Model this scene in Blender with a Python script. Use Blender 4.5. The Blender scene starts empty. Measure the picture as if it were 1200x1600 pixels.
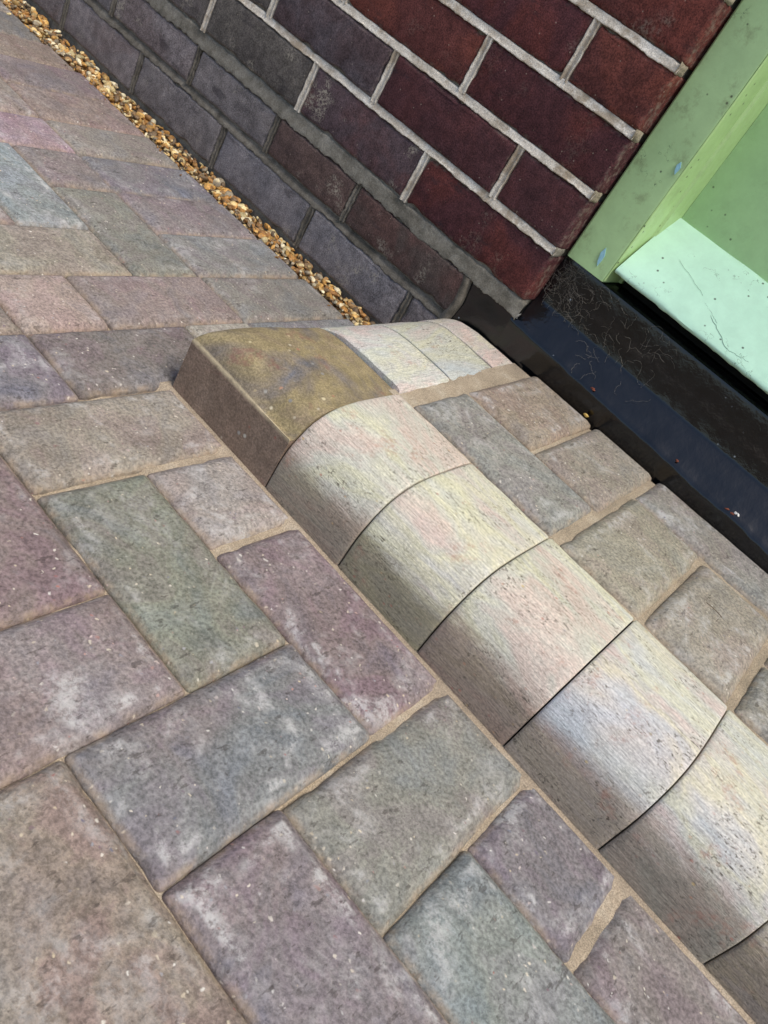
import bpy, math, random
from mathutils import Vector, Matrix, noise

# ------------------------------------------------------------------ setup
# scene unit used below: 1 u = 0.1 m (one paver width); S turns u into metres
S = 0.1
sc = bpy.context.scene
COL = sc.collection
R = math.radians

# camera (x along the house wall, y into the wall, z up)
cam_d = bpy.data.cameras.new("camera")
cam = bpy.data.objects.new("camera", cam_d)
COL.objects.link(cam)
ax = Vector((0.66382, 0.57896, 0.47344))
ay = -Vector((0.68455, -0.21539, -0.69642))
az = -Vector((-0.30123, 0.78639, -0.53931))
m = Matrix((ax, ay, az)).transposed().to_4x4()
m.translation = Vector((4.7417, -5.4606, 4.5015)) * S
cam.matrix_world = m
cam_d.sensor_fit = 'HORIZONTAL'
cam_d.sensor_width = 36
cam_d.lens = 36 * 1270.6 / 1200
cam_d.clip_start = 0.01
cam_d.clip_end = 500
cam_d.dof.use_dof = True
cam_d.dof.focus_distance = 0.80
cam_d.dof.aperture_fstop = 30.0
sc.camera = cam

# soft daylight
SUN_EL, SUN_AZ = 62.0, 12.0          # azimuth measured from +x towards -y
w = bpy.data.worlds.new("World")
sc.world = w
w.use_nodes = True
wn = w.node_tree.nodes
wl = w.node_tree.links
wn.clear()
sky = wn.new('ShaderNodeTexSky')
sky.sky_type = 'NISHITA'
sky.sun_disc = False
sky.sun_elevation = R(SUN_EL)
sky.sun_rotation = R(90 + SUN_AZ)
sky.air_density = 1.0
sky.dust_density = 2.0
sky.ozone_density = 1.0
bg = wn.new('ShaderNodeBackground')
bg.inputs[1].default_value = 0.085
wo = wn.new('ShaderNodeOutputWorld')
wl.new(sky.outputs[0], bg.inputs[0])
wl.new(bg.outputs[0], wo.inputs[0])
sd = bpy.data.lights.new("sun", 'SUN')
sd.energy = 1.5
sd.angle = R(25)
sd.color = (1.0, 0.96, 0.88)
sun = bpy.data.objects.new("sun", sd)
COL.objects.link(sun)
e, a = R(SUN_EL), R(SUN_AZ)
sdir = Vector((math.cos(e) * math.cos(a), -math.cos(e) * math.sin(a), math.sin(e)))
sun.rotation_euler = sdir.to_track_quat('Z', 'Y').to_euler()
sun.location = sdir * 8

vs = sc.view_settings
vs.view_transform = 'Standard'
vs.look = 'None'
vs.gamma = 1
vs.use_curve_mapping = False
vs.exposure = 1.10

# ------------------------------------------------------------------ helpers
rng = random.Random(7)


def lin(c):
    return tuple((x / 255 / 12.92) if x / 255 <= 0.04045 else ((x / 255 + 0.055) / 1.055) ** 2.4 for x in c)


def nz(*p):
    return noise.noise(Vector(p))


def tag(o, label=None, cat=None, group=None, kind=None):
    if label: o["label"] = label
    if cat: o["category"] = cat
    if group: o["group"] = group
    if kind: o["kind"] = kind
    return o


def link(name, data, parent=None, loc=(0, 0, 0)):
    o = bpy.data.objects.new(name, data)
    COL.objects.link(o)
    o.parent = parent
    o.location = Vector(loc) * S
    return o


def build(name, verts, faces, mat, parent=None, loc=(0, 0, 0), smooth=True, rim=None, sharp=None):
    me = bpy.data.meshes.new(name)
    me.from_pydata([Vector(v) * S for v in verts], [], faces)
    if smooth:
        me.polygons.foreach_set("use_smooth", [True] * len(me.polygons))
        if sharp is not None:
            me.set_sharp_from_angle(angle=R(sharp))
    if rim is not None:
        at = me.attributes.new("rim", 'FLOAT', 'POINT')
        at.data.foreach_set("value", rim)
    me.update()
    if mat: me.materials.append(mat)
    return link(name, me, parent, loc)


def grid_faces(nu, nv, off=0, flip=False):
    f = []
    for i in range(nu - 1):
        for j in range(nv - 1):
            q = (off + i * nv + j, off + (i + 1) * nv + j, off + (i + 1) * nv + j + 1, off + i * nv + j + 1)
            f.append(q[::-1] if flip else q)
    return f


# ---- node helper
class NT:
    def __init__(s, name):
        s.m = bpy.data.materials.new(name)
        s.m.use_nodes = True
        s.t = s.m.node_tree
        s.n = s.t.nodes
        s.b = s.n["Principled BSDF"]
        tc = s.n.new('ShaderNodeTexCoord')
        s.oi = s.n.new('ShaderNodeObjectInfo')
        cx = s.n.new('ShaderNodeVectorMath'); cx.operation = 'SCALE'
        cx.inputs[0].default_value = (37.0, 71.0, 53.0)
        s.l(s.oi.outputs['Random'], cx.inputs[3])
        ad = s.n.new('ShaderNodeVectorMath'); ad.operation = 'ADD'
        s.l(tc.outputs['Object'], ad.inputs[0]); s.l(cx.outputs[0], ad.inputs[1])
        s.vec = ad.outputs[0]
        s.obj = tc.outputs['Object']
        s.nrm = tc.outputs['Normal']

    def l(s, a, b): s.t.links.new(a, b)

    def put(s, v, i):
        if isinstance(v, (int, float)): i.default_value = v
        elif isinstance(v, tuple): i.default_value = (*v, 1) if len(v) == 3 and i.type == 'RGBA' else v
        else: s.l(v, i)

    def noise(s, scale, detail=4, rough=.55, vec=None, dist=0, out=0):
        n = s.n.new('ShaderNodeTexNoise')
        n.inputs['Scale'].default_value = scale
        n.inputs['Detail'].default_value = detail
        n.inputs['Roughness'].default_value = rough
        n.inputs['Distortion'].default_value = dist
        s.l(vec or s.vec, n.inputs['Vector'])
        return n.outputs[out]

    def voro(s, scale, vec=None, feature='F1'):
        n = s.n.new('ShaderNodeTexVoronoi')
        n.feature = feature
        n.inputs['Scale'].default_value = scale
        s.l(vec or s.vec, n.inputs['Vector'])
        return n

    def scale(s, v, k):
        n = s.n.new('ShaderNodeVectorMath'); n.operation = 'MULTIPLY'
        s.l(v, n.inputs[0]); n.inputs[1].default_value = k
        return n.outputs[0]

    def rng(s, v, a, b, c=0., d=1.):
        n = s.n.new('ShaderNodeMapRange')
        n.interpolation_type = 'SMOOTHSTEP'
        s.put(v, n.inputs[0])
        for k, x in zip((1, 2, 3, 4), (a, b, c, d)): n.inputs[k].default_value = x
        return n.outputs[0]

    def math(s, op, a, b=0., clamp=False):
        n = s.n.new('ShaderNodeMath'); n.operation = op; n.use_clamp = clamp
        s.put(a, n.inputs[0]); s.put(b, n.inputs[1])
        return n.outputs[0]

    def mix(s, f, a, b, mode='MIX'):
        n = s.n.new('ShaderNodeMix'); n.data_type = 'RGBA'; n.blend_type = mode
        s.put(f, n.inputs[0]); s.put(a, n.inputs[6]); s.put(b, n.inputs[7])
        return n.outputs[2]

    def ramp(s, f, stops):
        n = s.n.new('ShaderNodeValToRGB')
        r = n.color_ramp
        while len(r.elements) < len(stops): r.elements.new(0.5)
        for el, (p, c) in zip(r.elements, stops):
            el.position = p
            el.color = (*c, 1)
        s.l(f, n.inputs[0])
        return n.outputs[0]

    def attr(s, name, kind='GEOMETRY', out='Fac'):
        n = s.n.new('ShaderNodeAttribute'); n.attribute_name = name; n.attribute_type = kind
        return n.outputs[out]

    def sep(s, v):
        n = s.n.new('ShaderNodeSeparateXYZ'); s.l(v, n.inputs[0])
        return n.outputs

    def grey(s, v):
        """value -> multiplier colour"""
        n = s.n.new('ShaderNodeCombineColor')
        for i in range(3): s.l(v, n.inputs[i])
        return n.outputs[0]

    def bump(s, layers):
        prev = None
        for h, strength, dist in layers:
            n = s.n.new('ShaderNodeBump')
            n.inputs['Strength'].default_value = strength
            n.inputs['Distance'].default_value = dist
            s.l(h, n.inputs['Height'])
            if prev: s.l(prev, n.inputs['Normal'])
            prev = n.outputs[0]
        s.l(prev, s.b.inputs['Normal'])

    def fin(s, col, rough=.85, spec=.3):
        s.put(col, s.b.inputs['Base Color'])
        s.put(rough, s.b.inputs['Roughness'])
        s.put(spec, s.b.inputs['Specular IOR Level'])
        return s.m


def mat_paver():
    t = NT("paver_concrete")
    A = t.attr("tint_a", 'OBJECT', 'Color')
    B = t.attr("tint_b", 'OBJECT', 'Color')
    eff = t.attr("bloom", 'OBJECT')
    rim = t.attr("rim")
    c = t.mix(t.rng(t.noise(9, 2, .5, dist=.6), .38, .64), A, B)
    # dye blotches: dusty pink, buff, olive, slate
    bl = t.noise(17, 4, .6, dist=.8)
    hue = t.ramp(bl, [(.30, lin((110, 118, 124))), (.42, lin((128, 128, 120))), (.50, lin((140, 134, 118))), (.58, lin((138, 122, 118))), (.70, lin((126, 108, 110)))])
    c = t.mix(.28, c, hue)
    mid = t.noise(52, 5, .70)
    c = t.mix(1, c, t.grey(t.rng(mid, .25, .75, .82, 1.16)), 'MULTIPLY')
    fine = t.noise(320, 4, .74)
    c = t.mix(1, c, t.grey(t.rng(fine, .30, .70, .62, 1.40)), 'MULTIPLY')
    # lime bloom: cloudy patches, and a broken line just inside the arris
    blot = t.noise(125, 4, .78)
    gate = t.rng(blot, .36, .62)
    pat = t.math('MULTIPLY', t.rng(t.noise(22, 3, .6, dist=1.0), .50, .72), gate)
    line = t.math('MULTIPLY', t.math('MULTIPLY', t.rng(rim, .08, .40), t.rng(rim, .48, .72, 1, 0)), t.math('MULTIPLY', gate, t.rng(t.noise(21, 3, .6), .50, .62)))
    pat = t.math('MULTIPLY', t.math('MAXIMUM', pat, line), eff)
    c = t.mix(t.math('MULTIPLY', pat, .70), c, lin((204, 200, 196)))
    # pits and short scars
    pit = t.rng(blot, .27, .32, 1, 0)
    scar = t.rng(t.noise(150, 3, .7, t.scale(t.vec, (1, .4, 1))), .335, .375, 1, 0)
    pit = t.math('MAXIMUM', pit, t.math('MULTIPLY', scar, .8))
    c = t.mix(t.math('MULTIPLY', pit, .6), c, lin((58, 50, 46)))
    # aggregate grains showing
    wob = t.n.new('ShaderNodeVectorMath'); wob.operation = 'MULTIPLY_ADD'
    nf = t.n.new('ShaderNodeTexNoise'); nf.inputs['Scale'].default_value = 190; nf.inputs['Detail'].default_value = 2
    t.l(t.vec, nf.inputs['Vector'])
    t.l(nf.outputs[1], wob.inputs[0]); wob.inputs[1].default_value = (.006, .006, .006); t.l(t.vec, wob.inputs[2])
    for sc_, thr, sz, op in ((105, .968, .16, .8), (270, .915, .25, .9)):
        v = t.voro(sc_, wob.outputs[0])
        rgb = t.sep(v.outputs['Color'])
        on = t.math('MULTIPLY', t.math('GREATER_THAN', rgb[0], thr), t.rng(v.outputs['Distance'], sz * .6, sz * 1.6, op, 0))
        on = t.math('MULTIPLY', on, t.rng(bl, .36, .60, .15, 1))
        gc = t.ramp(rgb[1], [(0, lin((222, 216, 206))), (.40, lin((200, 182, 152))), (.58, lin((214, 206, 196))), (.72, lin((92, 98, 116))), (.86, lin((160, 104, 92))), (1, lin((228, 224, 216)))])
        c = t.mix(on, c, gc)
    # joint sand dusted on the arrises
    dust = t.math('MULTIPLY', t.rng(rim, .78, 1), t.rng(mid, .40, .64, .05, .50))
    c = t.mix(dust, c, lin((168, 146, 120)))
    t.bump([(blot, .22, .0012), (fine, .8, .0013), (pit, -.7, .0014)])
    return t.fin(c, .9, .2)


def mat_kerb():
    t = NT("kerb_concrete")
    A = t.attr("tint_a", 'OBJECT', 'Color')
    B = t.attr("tint_b", 'OBJECT', 'Color')
    sv = t.scale(t.vec, (.30, 1, 1))
    c = t.mix(t.rng(t.noise(16, 3, .55, sv, .4), .36, .64), A, B)
    band = t.noise(15, 4, .60, t.scale(t.vec, (.38, 1, 1)), .7)
    tint = t.ramp(band, [(.28, lin((164, 178, 188))), (.37, lin((190, 188, 180))), (.45, lin((206, 198, 152))), (.51, lin((190, 184, 168))), (.59, lin((206, 166, 152))), (.69, lin((172, 162, 150)))])
    c = t.mix(.40, c, tint)
    # each casting turns browner towards its foot, with an uneven edge
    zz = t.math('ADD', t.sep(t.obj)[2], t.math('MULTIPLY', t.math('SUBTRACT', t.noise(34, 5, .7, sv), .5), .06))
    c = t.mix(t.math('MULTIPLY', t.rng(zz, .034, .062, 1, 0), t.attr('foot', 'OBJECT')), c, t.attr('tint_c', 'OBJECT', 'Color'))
    # long mould lines along the run, and fine grain
    lines = t.noise(900, 2, .7, t.scale(t.vec, (.06, 1, 1)))
    c = t.mix(1, c, t.grey(t.rng(lines, .30, .70, .80, 1.16)), 'MULTIPLY')
    grain = t.noise(650, 2, .8, t.scale(t.vec, (.55, 1, 1)))
    c = t.mix(1, c, t.grey(t.rng(grain, .32, .68, .80, 1.18)), 'MULTIPLY')
    # drag pits: short dark nicks lying along the run, in clusters
    patch = t.rng(t.noise(19, 4, .65), .42, .62)
    dn = t.noise(440, 3, .75, t.scale(t.vec, (.36, 1, 1)))
    drag = t.rng(dn, .29, .33, 1, 0)
    drag2 = t.math('MULTIPLY', t.rng(dn, .37, .41, 1, 0), patch)
    pock = t.math('MULTIPLY', t.rng(t.noise(260, 4, .8, t.scale(t.vec, (.75, 1, 1))), .585, .625), patch)
    dk = t.math('MAXIMUM', t.math('MULTIPLY', t.math('MAXIMUM', drag, drag2), .85), t.math('MULTIPLY', pock, .95))
    c = t.mix(dk, c, lin((84, 76, 66)))
    v = t.voro(230, t.scale(t.vec, (.7, 1, 1)))
    rgb = t.sep(v.outputs['Color'])
    on = t.math('MULTIPLY', t.math('GREATER_THAN', rgb[0], .93), t.rng(v.outputs['Distance'], .12, .36, .7, 0))
    on = t.math('MULTIPLY', on, t.rng(patch, 0, 1, .25, 1))
    c = t.mix(on, c, t.ramp(rgb[1], [(0, lin((162, 96, 86))), (.3, lin((176, 122, 104))), (.5, lin((190, 164, 96))), (.75, lin((104, 110, 124))), (1, lin((228, 224, 214)))]))
    rust = t.math('MULTIPLY', t.rng(t.noise(24, 5, .7), .56, .68), t.rng(t.noise(180, 4, .7), .40, .62, .05, .5))
    c = t.mix(rust, c, lin((168, 122, 104)))
    t.bump([(lines, .5, .0007), (grain, .5, .0008), (dk, -1, .0022)])
    return t.fin(c, .9, .2)


def mat_corner():
    t = NT("corner_kerb_concrete")
    c = t.ramp(t.noise(11, 5, .6, dist=.8), [(.26, lin((98, 98, 104))), (.38, lin((124, 112, 96))), (.47, lin((142, 127, 94))), (.56, lin((136, 120, 96))), (.64, lin((132, 112, 98))), (.76, lin((116, 94, 88)))])
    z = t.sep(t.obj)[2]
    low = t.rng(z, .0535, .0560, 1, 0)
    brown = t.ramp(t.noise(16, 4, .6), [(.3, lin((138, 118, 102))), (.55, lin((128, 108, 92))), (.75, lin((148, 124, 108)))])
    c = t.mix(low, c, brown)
    c = t.mix(1, c, t.grey(t.rng(t.noise(55, 6, .7), .28, .72, .78, 1.22)), 'MULTIPLY')
    fine = t.noise(480, 4, .72)
    c = t.mix(1, c, t.grey(t.rng(fine, .28, .72, .66, 1.34)), 'MULTIPLY')
    v = t.voro(130)
    rgb = t.sep(v.outputs['Color'])
    on = t.math('MULTIPLY', t.math('GREATER_THAN', rgb[0], .92), t.rng(v.outputs['Distance'], .14, .36, .8, 0))
    c = t.mix(on, c, t.ramp(rgb[1], [(0, lin((150, 70, 66))), (.3, lin((206, 190, 150))), (.7, lin((214, 206, 188))), (1, lin((90, 92, 100)))]))
    red = t.math('MULTIPLY', t.rng(t.noise(22, 4, .6), .60, .68), t.rng(t.noise(160, 4, .7), .35, .6, 0, .7))
    c = t.mix(t.math('MULTIPLY', red, .6), c, lin((132, 82, 78)))
    c = t.mix(t.math('MULTIPLY', t.attr("rim"), t.rng(t.noise(70, 4, .7), .3, .55, .2, 1)), c, lin((190, 172, 140)))
    t.bump([(t.noise(140, 5, .7), .45, .0014), (fine, .6, .0008)])
    return t.fin(c, .9, .25)


def mat_sand():
    t = NT("joint_sand")
    g = t.noise(900, 3, .75)
    c = t.ramp(t.noise(24, 4, .6), [(.3, lin((146, 132, 114))), (.55, lin((172, 155, 133))), (.75, lin((184, 171, 152)))])
    c = t.mix(1, c, t.grey(t.rng(g, .3, .7, .58, 1.38)), 'MULTIPLY')
    t.bump([(g, .8, .0012), (t.noise(200, 4, .6), .5, .002)])
    return t.fin(c, .95, .1)


def mat_brick():
    t = NT("engineering_brick")
    A = t.attr("tint_a", 'OBJECT', 'Color')
    B = t.attr("tint_b", 'OBJECT', 'Color')
    grime = t.attr("bloom", 'OBJECT')
    c = t.mix(t.rng(t.noise(14, 4, .55, dist=.5), .38, .62), A, B)
    c = t.mix(1, c, t.grey(t.rng(t.noise(70, 5, .65), .28, .72, .72, 1.28)), 'MULTIPLY')
    fine = t.noise(520, 4, .75)
    c = t.mix(1, c, t.grey(t.rng(fine, .26, .74, .40, 1.62)), 'MULTIPLY')
    ems = t.math('MULTIPLY', t.rng(t.noise(20, 4, .6), .57, .70), t.rng(t.noise(260, 4, .7), .42, .62))
    c = t.mix(t.math('MULTIPLY', ems, grime), c, lin((168, 158, 140)))
    soot = t.math('MULTIPLY', t.rng(t.noise(26, 4, .6, t.scale(t.vec, (.6, 1, 1.6))), .60, .70), .45)
    c = t.mix(soot, c, lin((44, 40, 44)))
    sp = t.voro(260)
    rgb = t.sep(sp.outputs['Color'])
    on = t.math('MULTIPLY', t.math('GREATER_THAN', rgb[0], .975), t.rng(sp.outputs['Distance'], .10, .30, .5, 0))
    c = t.mix(on, c, lin((188, 170, 150)))
    rim = t.attr("rim")
    c = t.mix(t.math('MULTIPLY', rim, t.rng(t.noise(120, 4, .7), .45, .7, 0, .45)), c, lin((150, 138, 122)))
    t.bump([(t.noise(110, 5, .65), .45, .0016), (fine, .7, .0010)])
    return t.fin(c, .8, .2)


def mat_mortar(name, c0, c1, c2, moss=0.):
    t = NT(name)
    c = t.ramp(t.noise(38, 6, .65), [(.28, lin(c0)), (.5, lin(c1)), (.72, lin(c2))])
    g = t.noise(600, 4, .75)
    c = t.mix(1, c, t.grey(t.rng(g, .3, .7, .70, 1.26)), 'MULTIPLY')
    else_stain = t.rng(t.noise(22, 5, .7), .46, .64, 0, .75)
    if not moss: c = t.mix(else_stain, c, lin((150, 130, 104)))
    if moss:
        c = t.mix(t.math('MULTIPLY', t.rng(t.noise(45, 5, .7), .5, .66), moss), c, lin((62, 58, 48)))
    t.bump([(t.noise(170, 5, .7), .45, .0022), (g, .6, .0012)])
    return t.fin(c, .93, .1)


def mat_paint(name, base, alt, rough=.42, dirt=1., specks=1., cracks=.5):
    t = NT(name)
    c = t.mix(t.rng(t.noise(7, 4, .6), .35, .68), lin(base), lin(alt))
    c = t.mix(1, c, t.grey(t.rng(t.noise(45, 6, .7), .25, .75, .93, 1.05)), 'MULTIPLY')
    v = t.voro(125)
    rgb = t.sep(v.outputs['Color'])
    on = t.math('MULTIPLY', t.math('GREATER_THAN', rgb[0], .93), t.rng(v.outputs['Distance'], .09, .24, .9 * specks, 0))
    c = t.mix(on, c, lin((52, 56, 40)))
    w_ = t.noise(20, 5, .6)
    line = t.rng(t.math('ABSOLUTE', t.math('SUBTRACT', w_, .5)), .0, .0035, 1, 0)
    line = t.math('MULTIPLY', line, t.rng(t.noise(16, 3, .5, dist=.3), .52, .58, 0, cracks))
    c = t.mix(line, c, lin((70, 90, 66)))
    gr = t.math('MULTIPLY', t.rng(t.noise(30, 6, .75), .52, .72), .34 * dirt)
    c = t.mix(gr, c, lin((110, 116, 80)))
    t.bump([(t.noise(22, 3, .5), .25, .004), (t.noise(260, 4, .6), .10, .0012), (line, -.4, .0008), (t.noise(90, 2, .5, t.scale(t.vec, (1, 1, .06))), .12, .0015)])
    return t.fin(c, t.rng(t.noise(80, 4, .6), .3, .7, rough - .08, rough + .12), .45)


def mat_black():
    t = NT("black_gloss_paint")
    c = t.ramp(t.noise(20, 5, .6), [(.3, lin((5, 6, 8))), (.7, lin((12, 14, 18)))])
    v = t.voro(170)
    rgb = t.sep(v.outputs['Color'])
    near = t.rng(t.noise(12, 4, .6), .50, .66)
    on = t.math('MULTIPLY', t.math('GREATER_THAN', rgb[0], .93), t.rng(v.outputs['Distance'], .08, .26, 1, 0))
    on = t.math('MULTIPLY', on, near)
    c = t.mix(on, c, lin((186, 192, 196)))
    dust = t.math('MULTIPLY', t.rng(t.noise(36, 6, .75), .50, .74), .02)
    c = t.mix(dust, c, lin((120, 124, 128)))
    t.bump([(t.noise(40, 4, .6), .22, .004), (t.noise(240, 4, .7), .10, .001)])
    return t.fin(c, t.rng(t.noise(70, 4, .7), .3, .7, .07, .18), .65)


def mat_gravel():
    t = NT("flint_gravel")
    c = t.attr("stone", out='Color')
    c = t.mix(1, c, t.grey(t.rng(t.noise(260, 4, .7), .28, .72, .66, 1.3)), 'MULTIPLY')
    t.bump([(t.noise(300, 4, .6), .4, .0012)])
    return t.fin(c, .55, .4)


def mat_flat(name, c, rough=.8, var=.3):
    t = NT(name)
    k = t.mix(1, lin(c), t.grey(t.rng(t.noise(180, 5, .7), .3, .7, 1 - var, 1 + var)), 'MULTIPLY')
    t.bump([(t.noise(220, 4, .6), .4, .001)])
    return t.fin(k, rough, .3)


M = dict(
    paver=mat_paver(), kerb=mat_kerb(), corner=mat_corner(), sand=mat_sand(), brick=mat_brick(),
    mortar=mat_mortar("pale_mortar", (172, 160, 142), (214, 203, 186), (236, 229, 216)),
    dab=mat_mortar("stained_mortar", (112, 102, 86), (158, 146, 126), (186, 174, 154), .35),
    grey_mortar=mat_mortar("weathered_mortar", (96, 90, 80), (126, 120, 108), (150, 144, 132), .4),
    dark_mortar=mat_mortar("dark_mortar", (78, 72, 64), (112, 105, 94), (140, 132, 120), .5),
    green=mat_paint("sage_green_paint", (168, 198, 142), (160, 190, 136), .40, 1.6, 1.0, .9),
    door=mat_paint("door_green_paint", (170, 204, 148), (162, 196, 142), .42, .5, .8, .1),
    lit_green=mat_paint("lit_green_paint", (174, 202, 138), (166, 194, 132), .42, .8, 1.0, .3),  # sage green with the light on the jamb return put into its tone
    mint=mat_paint("skylit_mint_paint", (190, 226, 200), (184, 220, 194), .40, .12, 1.0, .9),  # mint coat, with skylight on the slope put into its paleness
    black=mat_black(), gravel=mat_gravel(),
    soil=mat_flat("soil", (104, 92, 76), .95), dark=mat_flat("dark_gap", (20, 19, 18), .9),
    web=mat_flat("cobweb_fibre", (150, 142, 130), .9), leaf=mat_flat("dry_leaf", (120, 66, 48), .8),
    chip=mat_flat("pale_blue_paint", (150, 196, 206), .6, .1), stone=mat_flat("yellow_stone", (214, 176, 96), .5),
    crack=mat_flat("crack_line", (84, 104, 86), .9), grit=mat_flat("white_grit", (206, 202, 194), .8), straw=mat_flat("dry_stalk", (96, 78, 62), .8),  # crack: darker green for the weatherboard's paint cracks
)


# ------------------------------------------------------------------ slabs (pavers, bricks)
def slab(name, A, B, depth, rings, rc, amp, seed, mat, parent, loc, mode='ground', tints=None, bloom=0., step=.07, tilt=.004, chips=0.):
    """a block with a rounded outline; half sizes A, B; rings = [(inset, drop)] from the arris inwards"""
    nc = 3
    na = max(2, int(2 * A / step))
    nb = max(2, int(2 * B / step))

    def outline(ins):
        a, b = A - ins, B - ins
        r = max(rc - ins * .5, .012)
        pts = []
        for (cx, cy, a0, n, dx, dy, ln) in ((a - r, -b + r, -90, nb, 0, 1, 2 * (b - r)), (a - r, b - r, 0, na, -1, 0, 2 * (a - r)),
                                            (-a + r, b - r, 90, nb, 0, -1, 2 * (b - r)), (-a + r, -b + r, 180, na, 1, 0, 2 * (a - r))):
            for k in range(nc + 1):
                t = R(a0 + 90 * k / nc)
                pts.append((cx + r * math.cos(t), cy + r * math.sin(t), math.cos(t), math.sin(t)))
            t = R(a0 + 90)
            ex, ey = cx + r * math.cos(t), cy + r * math.sin(t)
            for k in range(1, n):
                pts.append((ex + dx * ln * k / n, ey + dy * ln * k / n, math.cos(t), math.sin(t)))
        return pts
    V, rim = [], []
    n0 = None
    for ri, (ins, drop) in enumerate(rings):
        P = outline(ins)
        n0 = len(P)
        for (x, y, nx, ny) in P:
            k = 1.0 if ri < 5 else (.5 if ri == 5 else 0.)
            d = amp * k * (nz(x * 2.3 + seed, y * 2.3, seed * .7) * 1.2 + nz(x * 9 + seed, y * 9, 3.1) * .7)
            ch = 0.
            if chips:
                c_ = nz(x * 5 - seed, y * 5 + 9, seed)
                ch = max(0, c_ - .32) * chips * (1 if ri < 3 else .4 if ri < 5 else 0)
            d -= ch
            zz = -drop - (ch * .8 if ri > 0 else 0)
            zz += amp * .25 * nz(x * 4 + seed, y * 4, 8.8) * (1 if 0 < ri < 5 else 0)
            V.append((x + nx * d, y + ny * d, zz))
            rim.append(float(RIMV[len(rings)][ri]))
    F = []
    for r_ in range(len(rings) - 1):
        o = r_ * n0
        for k in range(n0):
            k2 = (k + 1) % n0
            F.append((o + k, o + k2, o + n0 + k2, o + n0 + k))
    F.append(tuple((len(rings) - 1) * n0 + k for k in range(n0)))
    if mode == 'wall':
        V = [(x, -z, y) for x, y, z in V]
    o = build(name, V, F, mat, parent, loc, rim=rim)
    q = random.Random(seed)
    o.rotation_euler = (q.uniform(-tilt, tilt), q.uniform(-tilt, tilt), q.uniform(-tilt, tilt))
    if tints:
        o["tint_a"] = [float(c) for c in tints[0]]
        o["tint_b"] = [float(c) for c in tints[1]]
    o["bloom"] = float(bloom)
    return o


PAV_RINGS = [(0, .55), (0, .080), (.010, .056), (.034, .038), (.066, .014), (.100, .003), (.17, 0), (.32, -.001)]
BRK_RINGS = [(0, .6), (0, .05), (.010, .022), (.028, .006), (.06, 0)]
RIMV = {8: (1, 1, 1, .9, .75, .5, .25, 0), 5: (1, 1, 1, .55, 0)}


def shade(c, k):
    return tuple(min(255, x * k) for x in c)


def soft(c, k=.9):
    g_ = sum(c) / 3
    return tuple(g_ + (x - g_) * k for x in c)


# ------------------------------------------------------------------ ground
gs = 400
ground = build("ground", [(-gs, -gs, -.5), (gs, -gs, -.5), (gs, gs, -.5), (-gs, gs, -.5)], [(0, 1, 2, 3)], M['soil'], smooth=False)
tag(ground, kind="structure")

# sand sheet that carries the paving; the pavers are its children
x0, x1, y0, y1 = -11.4, 10.4, -6.3, 3.86
nu, nv = 300, 150
V = []
for i in range(nu):
    for j in range(nv):
        x = x0 + (x1 - x0) * i / (nu - 1); y = y0 + (y1 - y0) * j / (nv - 1)
        y = min(y, 3.82 + .032 * x)
        z = (-.066 if (y > -1.02 and x > .6) else -.100) + .024 * nz(x * 1.1, y * 1.1, 4) + .012 * nz(x * 6, y * 6, 1) + .006 * nz(x * 15, y * 15, 2)
        if x < -1: z -= .05 * min(1, -1 - x)
        if y > -.16 and x > -.1 and y < .2: z = max(z, -.03)
        V.append((x, y, min(z, -.012)))
paving = build("pavement", V, grid_faces(nu, nv), M['sand'])
tag(paving, "brindled concrete block pavement laid in herringbone with sand joints", None, kind="structure")


def U(i):
    T = {-9: -8.42, -8: -7.5, -7: -6.58, -6: -5.58, -5: -4.70, -4: -3.78, -3: -2.84, -2: -1.91, -1: -.965, 0: 0., 1: 1.0, 2: 2.01, 3: 3.0, 4: 4.0, 5: 5.02, 6: 6.05, 7: 7.05}
    return T[i] if i in T else (T[-9] + .95 * (i + 9) if i < 0 else T[7] + (i - 7))


def Vv(j):
    T = {-4: -4.08, -3: -3.06, -2: -2.07, -1: -1.03, 0: -.04, 1: .90, 2: 1.88, 3: 2.86}
    return T[j] if j in T else T[-4] + 1.01 * (j + 4)


def edge_y(x):
    return 3.90 + .032 * x


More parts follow.
